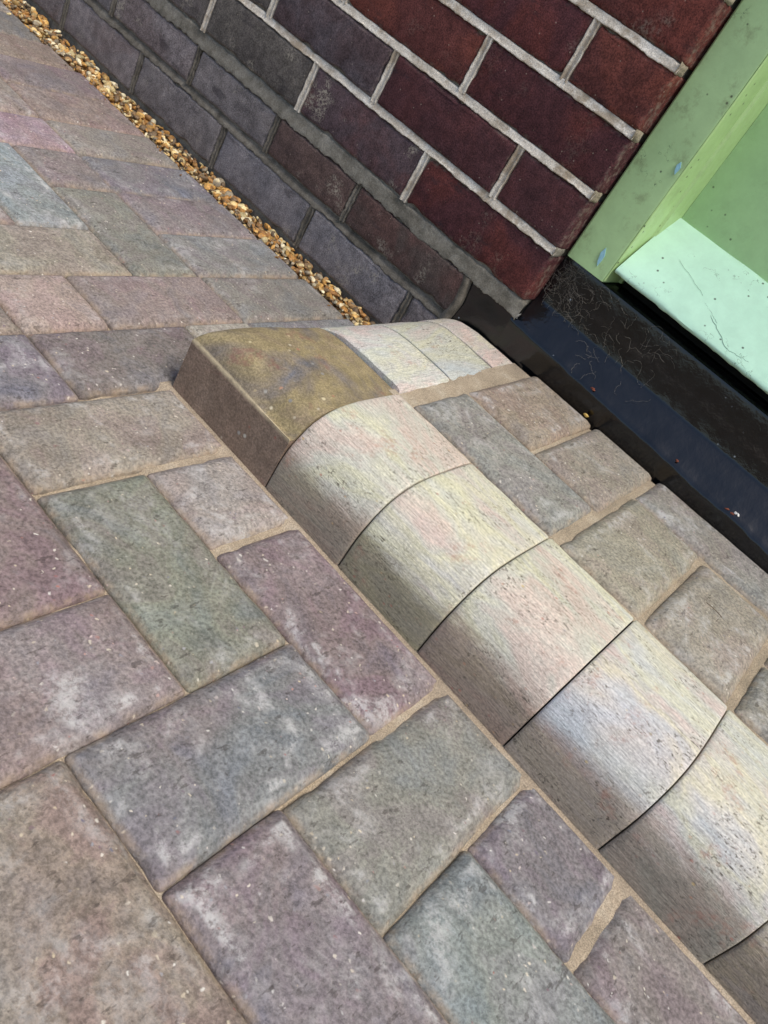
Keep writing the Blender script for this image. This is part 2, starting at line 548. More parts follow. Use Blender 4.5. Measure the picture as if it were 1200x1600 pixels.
# colours read from the photograph for the blocks that can be told apart: key (u, v, direction)
PC = {
    (0, -2, 'Y'): ((152, 140, 126), (138, 124, 112), .6), (1, -2, 'X'): ((120, 122, 106), (112, 110, 100), .5),
    (1, -1, 'Y'): ((150, 140, 134), (146, 128, 120), .7), (2, -1, 'X'): ((128, 110, 114), (116, 96, 100), .8),
    (0, -3, 'X'): ((122, 102, 102), (112, 92, 94), .35), (2, -4, 'Y'): ((132, 118, 120), (128, 108, 108), .9),
    (3, -3, 'Y'): ((114, 116, 120), (120, 108, 112), .8), (4, -2, 'Y'): ((128, 126, 118), (122, 116, 110), .6),
    (3, -4, 'X'): ((140, 126, 112), (132, 112, 100), .5), (4, -3, 'X'): ((118, 108, 116), (124, 108, 112), .9),
    (5, -2, 'X'): ((124, 130, 126), (116, 120, 122), .7), (5, -1, 'Y'): ((106, 98, 106), (112, 106, 112), .9),
    (6, -1, 'X'): ((122, 110, 112), (128, 118, 116), .9), (-1, -1, 'Y'): ((116, 106, 104), (110, 98, 98), .4),
    (-2, -1, 'X'): ((168, 148, 136), (158, 134, 126), .3), (-2, 0, 'Y'): ((138, 118, 116), (128, 112, 108), .3),
    (-3, -1, 'Y'): ((142, 134, 120), (136, 126, 112), .2), (-4, 1, 'X'): ((128, 126, 116), (120, 118, 110), .3),
    (-5, 0, 'X'): ((136, 148, 152), (126, 132, 132), .9), (-5, 1, 'Y'): ((130, 116, 116), (122, 112, 110), .3),
    (-6, 0, 'Y'): ((152, 130, 142), (148, 120, 124), .5), (-1, -3, 'Y'): ((106, 102, 116), (112, 104, 112), .7),
    (-1, 1, 'Y'): ((172, 164, 150), (160, 152, 140), .3),
    (-1, 2, 'B'): ((124, 126, 130), (120, 118, 120), .4), (-2, 2, 'B'): ((132, 126, 120), (124, 118, 112), .4),
    (-3, 2, 'B'): ((126, 126, 126), (128, 122, 118), .6), (-4, 2, 'B'): ((132, 120, 122), (124, 112, 114), .4),
    (-5, 2, 'B'): ((110, 108, 118), (116, 110, 114), .4), (-6, 2, 'B'): ((140, 130, 122), (134, 124, 116), .3),
    (-7, 2, 'B'): ((142, 120, 112), (136, 116, 110), .3), (-8, 2, 'B'): ((124, 106, 108), (118, 104, 106), .3),
    (-9, 2, 'B'): ((142, 122, 108), (136, 114, 104), .2), (-10, 2, 'B'): ((112, 106, 106), (116, 108, 104), .2),
    (-6, 1, 'X'): ((118, 116, 112), (112, 112, 106), .2),
}
PAL = [(132, 122, 112), (120, 104, 106), (118, 120, 110), (140, 126, 114), (112, 110, 116), (134, 116, 114), (126, 126, 120)]
PK = 1.0


def paver(u0, u1, v0, v1, key, seed):
    """block between lattice lines; joints taken off each side"""
    q = random.Random(seed * 13 + 5)
    g = .0
    xa, xb = U(u0) + g + q.uniform(0, .008), U(u1) - g - q.uniform(0, .008)
    ya, yb = Vv(v0) + g + q.uniform(0, .007), (Vv(v1) - g - q.uniform(0, .007))
    if v1 == 0 and u0 >= 0: yb = -.010
    if key[2] == 'B': yb = edge_y((xa + xb) / 2) + q.uniform(-.04, .04)
    # the wide sanded joints beside the step
    W = {(0, -2, 'Y'): (.01, .045), (1, -1, 'Y'): (.01, .045), (2, -1, 'X'): (.01, .01), (4, -2, 'Y'): (.025, .0), (5, -1, 'Y'): (.01, .02), (6, -1, 'X'): (.02, 0), (-1, -1, 'Y'): (0, .02)}
    if key in W: xa += W[key][0]; xb -= W[key][1]
    if key in PC: a_, b_, bl = PC[key]
    else:
        a_ = q.choice(PAL); b_ = shade(q.choice(PAL), q.uniform(.92, 1.05)); bl = q.uniform(.2, .9)
    k = q.uniform(.97, 1.03) * PK
    return slab("paver", (xb - xa) / 2, (yb - ya) / 2, .55, PAV_RINGS, .04, .006, seed, M['paver'], paving,
                ((xa + xb) / 2, (ya + yb) / 2, q.uniform(-.012, .006)), tints=(lin(shade(soft(a_), k)), lin(shade(soft(b_), k))), bloom=bl, tilt=.004, chips=.04)


seed = 1
UMIN, UMAX, VMIN = -12, 10, -6
done = set()
for k in range(-6, 8):
    for mm in range(-6, 6):
        for typ in 'XY':
            if typ == 'X': u0, u1, v0, v1 = 1 + k + 4 * mm, 3 + k + 4 * mm, -2 + k, -1 + k
            else: u0, u1, v0, v1 = k + 4 * mm, k + 4 * mm + 1, -2 + k, k
            key = (u0, v0, typ)
            if v0 < VMIN or u0 < UMIN or u1 > UMAX or v0 >= 2: continue
            if key in ((-2, -1, 'X'), (-1, 0, 'X')): continue
            if u0 >= 0 and v0 >= 0: continue                # under the doorstep
            if v1 > 2: v1 = 2                               # cut against the border course
            if u0 >= 0 and v1 > 0: v1 = 0                   # cut against the doorstep
            if u0 < 0 < u1 and v0 >= 0: u1 = 0
            seed += 1
            paver(u0, u1, v0, v1, key, seed)
paver(-2, -1, -1, 0, (-2, -1, 'X'), 401)
paver(-1, 0, -1, 1, (-1, -1, 'Y'), 402)
for u in range(UMIN, 0):
    paver(u, u + 1, 2, 4, (u, 2, 'B'), 420 + u)

# ------------------------------------------------------------------ doorstep
step = link("doorstep", None)
tag(step, "raised block-paved doorstep edged with rounded bullnose kerb stones", "doorstep")


def zl(x, y):
    return .965 + .040 * (y - 1.45) + .004 * (x - 1.5) * (y - 1.45)


PROF = [(0.03, -.35), (0.0, -.02), (0.0, .10), (.0, .22), (.004, .34), (.02, .44), (.05, .53), (.085, .61), (.13, .69), (.19, .765), (.26, .825), (.34, .872), (.44, .91), (.56, .936), (.72, .950),
        (.9, .955), (1.1, .956), (1.3, .955), (1.40, .950), (1.445, .935), (1.465, .905), (1.47, .86), (1.47, -.35)]


def kerb_stone(L, seed, ta, tb, loc, rz=0., rx=0.):
    nx = 14
    xs = [0, .008, .022] + [.022 + (L - .044) * i / nx for i in range(1, nx)] + [L - .022, L - .008, L]
    cx, cz = .75, .4
    V = []
    for i, x in enumerate(xs):
        k = (.016 if i in (0, len(xs) - 1) else .005 if i in (1, len(xs) - 2) else 0)
        for (y, z) in PROF:
            n = .008 * nz(x * 2 + seed, y * 3, z * 3) + .006 * nz(x * 8 + seed, y * 9, z * 9)
            dy, dz = y - cx, z - cz
            d = math.hypot(dy, dz)
            V.append((x - L / 2, y + dy / d * (n - k), z + dz / d * (n - k)))
    n = len(PROF)
    F = grid_faces(len(xs), n)
    F = [f[::-1] for f in F]
    F.append(tuple(range(n)))
    F.append(tuple((len(xs) - 1) * n + k for k in range(n))[::-1])
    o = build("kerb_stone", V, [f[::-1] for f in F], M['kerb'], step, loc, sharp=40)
    o.rotation_euler = (rx, 0, rz)
    o["tint_a"] = [float(c) for c in lin(ta)]
    o["tint_b"] = [float(c) for c in lin(tb)]
    qk = random.Random(seed)
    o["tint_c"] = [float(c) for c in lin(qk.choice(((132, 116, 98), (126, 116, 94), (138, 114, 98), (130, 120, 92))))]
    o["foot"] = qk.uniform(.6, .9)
    return o


KC = [((194, 190, 174), (184, 182, 170)), ((192, 184, 174), (200, 196, 176)), ((184, 180, 166), (196, 192, 178)), ((192, 180, 174), (192, 190, 184)), ((198, 188, 178), (184, 184, 180)), ((180, 168, 156), (172, 154, 146)),
      ((188, 180, 168), (182, 174, 164)), ((186, 180, 168), (190, 180, 168))]
pitch = 1.064
for i in range(8):
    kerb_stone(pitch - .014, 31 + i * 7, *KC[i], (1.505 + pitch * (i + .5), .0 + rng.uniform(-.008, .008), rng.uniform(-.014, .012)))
SC = [((194, 190, 182), (184, 188, 188)), ((184, 180, 166), (176, 176, 170)), ((196, 186, 172), (192, 180, 172))]
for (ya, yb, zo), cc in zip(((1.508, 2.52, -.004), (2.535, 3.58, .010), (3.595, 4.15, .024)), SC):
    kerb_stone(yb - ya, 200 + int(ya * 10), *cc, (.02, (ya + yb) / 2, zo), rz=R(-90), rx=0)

# moulded corner piece with a double-curved top
ts = [0, .006, .014, .028, .05, .08, .12, .17, .23, .30, .38, .47, .58, .72, .88, 1.05, 1.2, 1.34, 1.43, 1.475, 1.49]
rr = .62


DOME = [(0, .55), (.006, .565), (.03, .625), (.07, .695), (.12, .76), (.19, .82), (.27, .866), (.37, .905), (.50, .940), (.65, .960), (.85, .970), (9, .970)]


KPR = [(0, .55), (.055, .552)] + PROF[7:17] + [(9, .956)]


def lut(tab, t):
    for (ya, za), (yb, zb) in zip(tab, tab[1:]):
        if t <= yb: return za + (zb - za) * (t - ya) / (yb - ya)
    return tab[-1][1]


def gt(t, other):
    """share of the dome's rise at distance t from one face; it settles to the kerb profile towards the neighbours"""
    k = min(max((other - .6) / .85, 0), 1)
    k = k * k * (3 - 2 * k)
    return ((1 - k) * lut(DOME, t) + k * (lut(KPR, t) + .008) - .548) / .422


V, F, rim = [], [], []
n = len(ts)
for a_ in ts:
    for b_ in ts:
        ga, gb = max(gt(a_, b_), 1e-3), max(gt(b_, a_), 1e-3)
        sm = (ga ** -3.2 + gb ** -3.2) ** (-1 / 3.2)
        z = .548 + .432 * sm + .004 * nz(a_ * 3, b_ * 3, 5)
        if min(a_, b_) < .01: z += .010 * nz(a_ * 14, b_ * 14, 2) + .004
        if max(a_, b_) > 1.48: z -= .004
        V.append((a_, b_, z))
        rim.append(1. if min(a_, b_) < .01 else 0.)
F += grid_faces(n, n)
loop = [i * n for i in range(n)] + [(n - 1) * n + j for j in range(1, n)] + [i * n + n - 1 for i in range(n - 2, -1, -1)] + [j for j in range(n - 2, 0, -1)]
prev = loop
for (zz, ins, f) in ((.515, 0, 1), (.2, 0, 1), (-.35, .0, 1)):
    cur = []
    for li in loop:
        x, y, z = V[li]
        cur.append(len(V))
        V.append((x + .006 * nz(x * 5, y * 5, zz * 5), y + .006 * nz(x * 5 + 9, y * 5, zz * 5), min(zz, z - .02)))
        rim.append(0.)
    L = len(loop)
    for k in range(L):
        k2 = (k + 1) % L
        F.append((prev[k], cur[k], cur[k2], prev[k2]))
    prev = cur
corner = build("corner_kerb_stone", V, F, M['corner'], step, (.01, .0, 0), rim=rim, sharp=35)
tag(corner, "ochre moulded corner kerb stone with a double-curved top")

# landing pavers (cut to fit) with sand between them
LP = [
    (1.69, 3.62, 1.50, 2.50, (148, 146, 140), (138, 134, 128), .5), (1.70, 2.69, 2.555, 4.16, (158, 142, 126), (150, 134, 118), .5),
    (2.735, 3.67, 2.55, 4.18, (156, 146, 134), (148, 138, 126), .5), (3.735, 4.715, 1.50, 3.38, (160, 152, 136), (150, 142, 126), .5),
    (4.765, 5.73, 1.50, 3.28, (160, 150, 138), (152, 142, 128), .6), (3.745, 5.74, 3.41, 4.22, (152, 148, 142), (146, 138, 130), .6),
    (5.82, 7.80, 1.51, 2.49, (150, 144, 134), (140, 132, 122), .5), (5.82, 6.80, 2.55, 4.24, (152, 140, 128), (146, 134, 122), .5),
    (6.87, 7.80, 2.55, 4.24, (156, 146, 134), (150, 142, 128), .5), (7.88, 8.86, 1.51, 3.37, (150, 144, 136), (144, 134, 126), .5),
    (8.93, 9.9, 1.51, 3.37, (154, 144, 132), (146, 138, 126), .5), (7.88, 9.9, 3.41, 4.22, (148, 144, 138), (150, 140, 132), .5),
]
for i, (xa, xb, ya, yb, ca, cb, bl) in enumerate(LP):
    xc, yc = (xa + xb) / 2, (ya + yb) / 2
    o = slab("paver", (xb - xa) / 2, (yb - ya) / 2, .5, PAV_RINGS, .03, .006, 700 + i, M['paver'], step, (xc, yc, zl(xc, yc) + rng.uniform(-.004, .008)),
             tints=(lin(shade(soft(ca, 1.15), .94)), lin(shade(soft(cb, 1.15), .94))), bloom=bl * 1.2, tilt=.003, chips=.04)
    o.rotation_euler.x += .040 + .004 * (xc - 1.5)
    o.rotation_euler.y -= .004 * (yc - 1.45)
nu, nv = 120, 44
V = []
for i in range(nu):
    for j in range(nv):
        x = 1.40 + 8.55 * i / (nu - 1); y = 1.40 + 2.72 * j / (nv - 1)
        V.append((x, y, zl(x, y) - .072 + .015 * nz(x * 1.7, y * 1.7, 6) + .012 * nz(x * 8, y * 8, 1)))
build("sand_bed", V, grid_faces(nu, nv), M['sand'], step)

# ------------------------------------------------------------------ brick wall
WY, JX = 4.16, 1.0
ZB = 1.607
wall = link("brick_wall", None)
tag(wall, "dark red and blue-grey brick house wall with pale mortar joints", "wall")
RED = [((92, 46, 42), (76, 42, 44)), ((100, 50, 42), (84, 46, 42)), ((82, 46, 46), (74, 44, 46)), ((104, 54, 44), (86, 46, 42))]
PUR = [((84, 68, 70), (92, 62, 60)), ((88, 78, 80), (80, 64, 64)), ((84, 60, 60), (92, 72, 72))]
GRY = [((92, 85, 78), (84, 77, 72)), ((98, 90, 87), (88, 81, 78)), ((86, 81, 74), (94, 85, 82))]
BLU = [((114, 106, 103), (102, 95, 93)), ((116, 109, 108), (102, 97, 98)), ((106, 94, 91), (114, 105, 103))]
DKR = [((84, 66, 60), (76, 60, 56)), ((88, 64, 58), (82, 68, 62))]


def brick_tint(xc, c, q):
    if c <= 0: return q.choice(BLU)
    if c == 1: return q.choice(DKR) if xc > -3.7 else q.choice(BLU)
    t = xc - .9 * (c - 2)
    if xc < -4.6 + .4 * (4 - c): return q.choice(GRY)
    if xc < -2.4 + .5 * (3 - c): return q.choice(PUR)
    return q.choice(RED)


XL = -14.2
beds = {}
bricks = []          # (x0, x1, z0, z1, course)


def joints(c):
    if c == 1: return [.25, -1.98, -3.75, -5.67, -7.82, -10.0, -12.2, XL]
    if c == 0: return [.22, -.42, -2.52, -4.63, -6.83, -8.95, -11.1, -13.3, XL]
    out = [JX]
    x = JX - (2.25 if c % 2 == 0 else 1.125)
    while x > XL:
        out.append(x); x -= 2.25
    return out + [XL]


def course_z(c):
    if c == 0: return (.10, .755)
    if c == 1: return (.875, 1.43)
    if c == 2: return (1.655, 2.307)
    z = ZB + .75 * (c - 2)
    return (z + .05, z + .70)


NC = 30
for c in range(0, NC):
    js = joints(c)
    za, zb = course_z(c)
    for k in range(len(js) - 1):
        xr = js[k] - (.05 if k else 0); xl = js[k + 1] + .05
        if xr - xl < .3: continue
        bricks.append((xl, xr, za, zb, c))
near = [b for b in bricks if b[4] <= 10 and b[0] > -13.5]
far = [b for b in bricks if b not in near]
for i, (xl, xr, za, zb, c) in enumerate(near):
    q = random.Random(900 + i)
    xc = (xl + xr) / 2
    a_, b_ = brick_tint(xc, c, q)
    k = q.uniform(1.02, 1.14)
    a_, b_ = soft(a_, .92), soft(b_, .92)
    slab("brick", (xr - xl) / 2, (zb - za) / 2, .9, BRK_RINGS, .03, .010, 900 + i, M['brick'], wall, (xc, WY + q.uniform(-.006, .010), (za + zb) / 2), mode='wall',
         tints=(lin(shade(a_, k)), lin(shade(b_, k))), bloom=(q.choice((.9, .6, .3)) if c <= 2 else q.choice((.0, .1, .35))), tilt=.003, chips=.10)
# jamb returns: the reveal side of each course carries on into the opening
for c in range(2, 11):
    za, zb = course_z(c)
    q = random.Random(77 + c)
    a_, b_ = q.choice(RED)
    # handled by brick depth below


def boxes(name, bl, mat, parent, kind=None):
    V, F = [], []
    for (xa, xb, ya, yb, za, zb) in bl:
        o = len(V)
        V += [(xa, ya, za), (xb, ya, za), (xb, yb, za), (xa, yb, za), (xa, ya, zb), (xb, ya, zb), (xb, yb, zb), (xa, yb, zb)]
        F += [tuple(o + k for k in f) for f in ((0, 3, 2, 1), (4, 5, 6, 7), (0, 1, 5, 4), (1, 2, 6, 5), (2, 3, 7, 6), (3, 0, 4, 7))]
    o = build(name, V, F, mat, parent, smooth=False)
    if kind: o["kind"] = kind
    return o


XR = 11.6           # right side of the opening
fb = [(xl, xr, WY, WY + .6, za, zb) for (xl, xr, za, zb, c) in far]
for c in range(0, NC):
    za, zb = course_z(c)
    x = XR
    first = 2.15 if c % 2 == 0 else 1.025
    while x < XR + 8:
        fb.append((x, x + first, WY, WY + .6, za, zb))
        x += first + .1
        first = 2.15
ob = boxes("far_bricks", fb, M['brick'], wall, "stuff")
ob["tint_a"] = [float(c) for c in lin((88, 48, 44))]; ob["tint_b"] = [float(c) for c in lin((72, 44, 46))]; ob["bloom"] = .2
ztop = course_z(NC - 1)[1]
boxes("mortar_core", [(XL, .20, WY + .05, WY + 2.1, -.6, 1.50), (XL, JX - .02, WY + .05, WY + .23, 1.50, ztop), (XL, JX - .03, WY + .23, WY + 2.1, 1.50, ztop),
                      (XR + .02, XR + 8, WY + .05, WY + 2.1, -.6, ztop), (JX - .03, XR + .02, WY + .1, WY + 2.1, 22.0, ztop)], M['grey_mortar'], wall)


def bed_strip(xa, xb, z, h, seed, mat, lo=.002, hi=.006, rec=.030, proud=.002, dx=.022, jag=.020):
    """weather-struck bed joint: recessed under the brick above, ragged and slightly proud over the one below"""
    nx = max(3, int((xb - xa) / dx))
    V = []
    for i in range(nx + 1):
        x = xa + (xb - xa) * i / nx
        r1 = nz(x * 2.2, seed, 7) * .8 + nz(x * 9, seed, 1) * .6 + nz(x * 27, seed, 2) * .35
        r2 = nz(x * 2.6, seed, 8) * .8 + nz(x * 8, seed, 5) * .6 + nz(x * 25, seed, 6) * .35
        wv = .012 * nz(x * .8, seed, 9)
        zt = z + h + hi + wv + jag * .5 * r2
        zb_ = z - h - lo + wv + jag * r1
        u = .010 * nz(x * 5, seed, 3)
        V += [(x, WY + .08, zt + .01), (x, WY + rec * .62 + u, zt), (x, WY + rec * .55 + u, z + h * .6 + wv), (x, WY + rec * .36 + u, z + wv), (x, WY + rec * .12 + u * .6, z - h * .6 + wv), (x, WY - proud * .6 + u * .4, zb_ + .010), (x, WY - proud * .3, zb_), (x, WY + .06, zb_ - .004)]
    return V, grid_faces(nx + 1, 8, flip=True)


def head_strip(x, za, zb, h, seed, rec=.03, jag=.022):
    nzv = max(4, int((zb - za) / .035))
    V = []
    for i in range(nzv + 1):
        z = za + (zb - za) * i / nzv
        wv = .014 * nz(z * 1.5, seed, x)
        xa = x - h + wv - .008 + jag * nz(z * 14, seed + 2, x)
        xb = x + h + wv + .008 + jag * nz(z * 14, seed + 7, x)
        u = .008 * nz(z * 6, seed, 4)
        V += [(xa, WY + .07, z), (xa + .004, WY - .003, z), (xa + .02, WY + .002 + u, z), (x, WY + rec + u, z), (xb - .02, WY + .008 + u, z), (xb - .003, WY + .002, z), (xb, WY + .07, z)]
    return V, grid_faces(nzv + 1, 7, flip=True)


def joined(name, parts, mat, parent):
    V, F = [], []
    for v, f in parts:
        o = len(V)
        V += v
        F += [tuple(o + k for k in q) for q in f]
    return build(name, V, F, mat, parent)


for c in range(2, 12):
    z = ZB + .75 * (c - 1)
    joined("bed_joint", [bed_strip(XL, JX + .004, z, .043, c * 3.7, M['mortar'])], M['mortar'], wall)
    za, zb = course_z(c)
    hp = [head_strip(x, za - .02, zb + .02, .042, c * 1.9 + x, jag=.014) for x in joints(c)[1:-1]]
    joined("head_joints", hp, M['mortar'] if c > 1 else M['dark_mortar'], wall)
joined("bed_joint", [bed_strip(XL, JX + .05, 1.545, .085, 3.3, None, lo=.030, hi=.01, rec=.040, proud=.006, jag=.05)], M['grey_mortar'], wall)
joined("bed_joint", [bed_strip(XL, .22, .815, .045, 8.3, None, lo=.03, hi=.0, rec=.07, proud=.004, jag=.04)], M['dark_mortar'], wall)
for c in (0, 1):
    za, zb = course_z(c)
    joined("head_joints", [head_strip(x, za - .02, zb + .02, .035, c * 1.9 + x, jag=.03) for x in joints(c)[1:-1]], M['dark_mortar'], wall)

# reveal: brick ends and mortar dabs on the side of the opening
for c in range(2, 11):
    z = ZB + .75 * (c - 1)
    q = random.Random(c)
    V = []
    for i in range(6):
        for j in range(6):
            y = WY - .012 + .245 * i / 5; zz = z - .065 + .13 * j / 5
            V.append((JX + .016 + .016 * nz(y * 11, zz * 11, c) - (.03 if i in (0, 5) or j in (0, 5) else 0), y, zz + .02 * nz(y * 9, zz * 9, c + 4)))
    build("mortar_dab", V, grid_faces(6, 6), M['dab'] if c > 2 else M['grey_mortar'], wall)
# cement fillet against the sill
V = []
for i in range(14):
    for j in range(10):
        z = .55 + .88 * i / 13
        x = .13 + .15 * j / 9 + .05 * nz(z * 2.3, 5, 5) - .10 * max(0, z - 1.2)
        d = math.sin(math.pi * (j + .6) / 10.2)
        V.append((x, WY + .03 - .05 * d + .012 * nz(x * 8, z * 8, 1) + (.12 if j == 9 else 0), z))
build("cement_fillet", V, grid_faces(14, 10, flip=True), M['dark_mortar'], wall)

# ------------------------------------------------------------------ gravel strip
PAL_G = [(200, 158, 92), (178, 128, 66), (206, 176, 120), (156, 112, 62), (214, 192, 140), (130, 104, 74), (160, 144, 118), (192, 144, 76), (112, 92, 68), (172, 132, 84), (222, 206, 168), (146, 104, 60)]
t_ = (1 + 5 ** .5) / 2
ICO = [Vector(v).normalized() for v in ((-1, t_, 0), (1, t_, 0), (-1, -t_, 0), (1, -t_, 0), (0, -1, t_), (0, 1, t_), (0, -1, -t_), (0, 1, -t_), (t_, 0, -1), (t_, 0, 1), (-t_, 0, -1), (-t_, 0, 1))]
IF = [(0, 11, 5), (0, 5, 1), (0, 1, 7), (0, 7, 10), (0, 10, 11), (1, 5, 9), (5, 11, 4), (11, 10, 2), (10, 7, 6), (7, 1, 8), (3, 9, 4), (3, 4, 2), (3, 2, 6), (3, 6, 8), (3, 8, 9), (4, 9, 5), (2, 4, 11), (6, 2, 10), (8, 6, 7), (9, 8, 1)]
# one subdivision
mid = {}
IV = list(ICO); IF2 = []


def mp(a_, b_):
    k = (min(a_, b_), max(a_, b_))
    if k not in mid:
        mid[k] = len(IV); IV.append(((IV[a_] + IV[b_]) / 2).normalized())
    return mid[k]


for a_, b_, c_ in IF:
    x, y, z = mp(a_, b_), mp(b_, c_), mp(c_, a_)
    IF2 += [(a_, x, z), (b_, y, x), (c_, z, y), (x, y, z)]


def pebble(q, size):
    sx, sy, sz = size * q.uniform(.75, 1.45), size * q.uniform(.65, 1.05), size * q.uniform(.35, .7)
    s0 = q.uniform(0, 99)
    rot = Matrix.Rotation(q.uniform(0, 6.3), 3, 'Z') @ Matrix.Rotation(q.gauss(0, .45), 3, 'X') @ Matrix.Rotation(q.gauss(0, .45), 3, 'Y')
    # a few cutting planes give flint-like facets
    cuts = [(Vector((q.gauss(0, 1), q.gauss(0, 1), q.gauss(0, 1))).normalized(), q.uniform(.55, .9)) for _ in range(4)]
    out = []
    for v in IV:
        p = v * (1 + .18 * noise.noise(v * 1.3 + Vector((s0, 0, 0))))
        for n_, d_ in cuts:
            e_ = p.dot(n_) - d_
            if e_ > 0: p = p - n_ * e_
        out.append(rot @ Vector((p.x * sx, p.y * sy, p.z * sz)))
    return out


q = random.Random(42)
V, F, CC = [], [], []
for k in range(3800):
    x = -12.5 + 13.0 * q.random() ** .9
    if x > -.02: continue
    ya = edge_y(x) + .02
    t = q.random()
    y = ya + (WY - .02 - ya) * t
    layer = q.choice((0, 0, 1, 2))
    size = q.choice((.026, .032, .04, .048, .055, .06, .075)) * q.uniform(.85, 1.15)
    z = -.13 + .055 * layer + .10 * max(0, t - .45) + .05 * max(0, (x + 3) / 3) + .03 * nz(x * 1.3, 4, y)
    if y - size < ya - .03 or y + size > WY + .03: size *= .7
    if k % 60 == 0: size = q.uniform(.012, .035); y = ya - abs(q.gauss(.03, .10)); z = size * .35
    pts = pebble(q, size)
    o = len(V)
    V += [(p.x + x, p.y + y, p.z + z) for p in pts]
    F += [tuple(o + i for i in f) for f in IF2]
    c = lin(shade(q.choice(PAL_G), q.uniform(.8, 1.12)))
    CC += [(*c, 1)] * len(pts)
g = build("gravel", V, F, M['gravel'], smooth=True, sharp=38)
at = g.data.color_attributes.new("stone", 'FLOAT_COLOR', 'POINT')
at.data.foreach_set("color", [k for c in CC for k in c])
tag(g, "strip of golden flint gravel between the paving and the brick wall", "gravel", kind="stuff")
V = []
for i in range(90):
    for j in range(6):
        x = -12.5 + 12.5 * i / 89
        y = edge_y(x) - .06 + (WY + .04 - edge_y(x) + .06) * j / 5
        V.append((x, y, -.20 + .03 * nz(x * 5, y * 5, 0)))
tag(build("soil_bed", V, grid_faces(90, 6), M['soil']), kind="structure")

# ------------------------------------------------------------------ black painted sill
SILL_R = XR - .02


def sill_rows(x):
    f = max(0., min(1., (x - 1) / 4.3))
    zl_ = 1.385 - .105 * f + .020 * nz(x * 1.6, 3, 3) + .014 * nz(x * 6, 1, 3)
    b = .014 * nz(x * 3, 7, 2)
    return [(4.24, .3), (4.215 + b, .85), (4.20 + b, 1.05), (4.185 + b, zl_ - .10), (4.160 + b, zl_ - .03), (4.172 + b, zl_ + .012), (4.215 + b, zl_ + .05), (4.30, 1.50 - .04 * f), (4.42, 1.625 - .01 * f), (4.49, 1.69), (4.505 + .004 * nz(x * 5, 2, 2), 1.715), (4.512, 1.74), (4.518, 2.0), (4.525, 2.30), (4.535, 2.345), (4.58, 2.36), (5.2, 2.37), (6.2, 2.38), (6.2, .3)]


xs = [1.0 + (SILL_R - 1.0) * i / 180 for i in range(181)]
V = []
for x in xs: V += [(x, y, z) for (y, z) in sill_rows(x)]
n = len(sill_rows(1.0))
F = grid_faces(181, n, flip=True)
F = [f[::-1] for f in F]
F += [tuple(range(n))[::-1], tuple(180 * n + k for k in range(n))]
sill = link("door_sill", None)
tag(sill, "glossy black painted sill under the green door", "sill")
build("sill_body", V, F, M['black'], sill, sharp=42)
V = []
for i in range(18):
    for j in range(20):
        x = .20 + .84 * i / 17; z = .30 + 1.19 * j / 19
        V.append((x, 4.225 + .016 * nz(x * 4, z * 4, 2) - (.03 * (i / 17) ** 3), z))
n0 = len(V)
V += [(x, 4.75, z) for (x, y, z) in V]
F = grid_faces(18, 20, flip=False)
rimloop = [j for j in range(20)] + [i * 20 + 19 for i in range(1, 18)] + [17 * 20 + j for j in range(18, -1, -1)] + [i * 20 for i in range(16, 0, -1)]
F += [(a_, b_, b_ + n0, a_ + n0) for a_, b_ in zip(rimloop, rimloop[1:] + rimloop[:1])]
build("sill_end", V, F, M['black'], sill, sharp=50)

# ------------------------------------------------------------------ door frame and door
frame = link("door_frame", None)
tag(frame, "sage green painted timber door frame with flaking paint", "door frame")


def prism(name, poly, za, zb, mat, parent, amp=.004, seed=0., nzv=40, bottom=None):
    """vertical moulding; poly in x, y anticlockwise from above"""
    V = []
    n = len(poly)
    for i in range(nzv + 1):
        f = (i / nzv) ** 1.6
        z = za + (zb - za) * f
        for k, (x, y) in enumerate(poly):
            zz = z
            if i == 0 and bottom: zz = z + bottom(x, y)
            V.append((x + amp * nz(z * 1.2, k * 3.1, seed), y + amp * nz(z * 1.2, k * 3.1 + 50, seed), zz))
    F = []
    for i in range(nzv):
        for k in range(n):
            k2 = (k + 1) % n
            F.append((i * n + k, i * n + k2, (i + 1) * n + k2, (i + 1) * n + k))
    F.append(tuple(range(n))[::-1])
    F.append(tuple(nzv * n + k for k in range(n)))
    return build(name, V, F, mat, parent, sharp=28)


FX = 1.045
HEAD = 21.2
stile_poly = [(FX, 4.43), (FX + .02, 4.415), (1.585, 4.41), (1.612, 4.418), (1.622, 4.44), (1.622, 5.5), (FX, 5.5)]
prism("jamb", stile_poly, 2.375, HEAD, M['green'], frame, seed=1, bottom=lambda x, y: .03 * nz(x * 7, y, 4))
stop_poly = [(1.6245, 4.425), (1.636, 4.44), (1.648, 4.86), (1.640, 4.875), (1.652, 4.89), (1.676, 4.905), (1.690, 5.20), (1.690, 5.5), (1.6245, 5.5)]
prism("stop_bead", stop_poly, 2.40, HEAD, M['lit_green'], frame, seed=2, amp=.003)
mx = XR + JX
prism("jamb", [(mx - x, y) for x, y in stile_poly][::-1], 2.375, HEAD, M['green'], frame, seed=3)
prism("stop_bead", [(mx - x, y) for x, y in stop_poly][::-1], 2.40, HEAD, M['lit_green'], frame, seed=4)
boxes("frame_head", [(FX, mx - FX, 4.41, 5.5, HEAD + .004, 22.0)], M['green'], frame)

door = link("door", None)
tag(door, "green painted timber door closed above the black sill", "door")
boxes("door_leaf", [(1.694, mx - 1.694, 5.27, 5.7, 2.52, HEAD - .03)], M['door'], door)
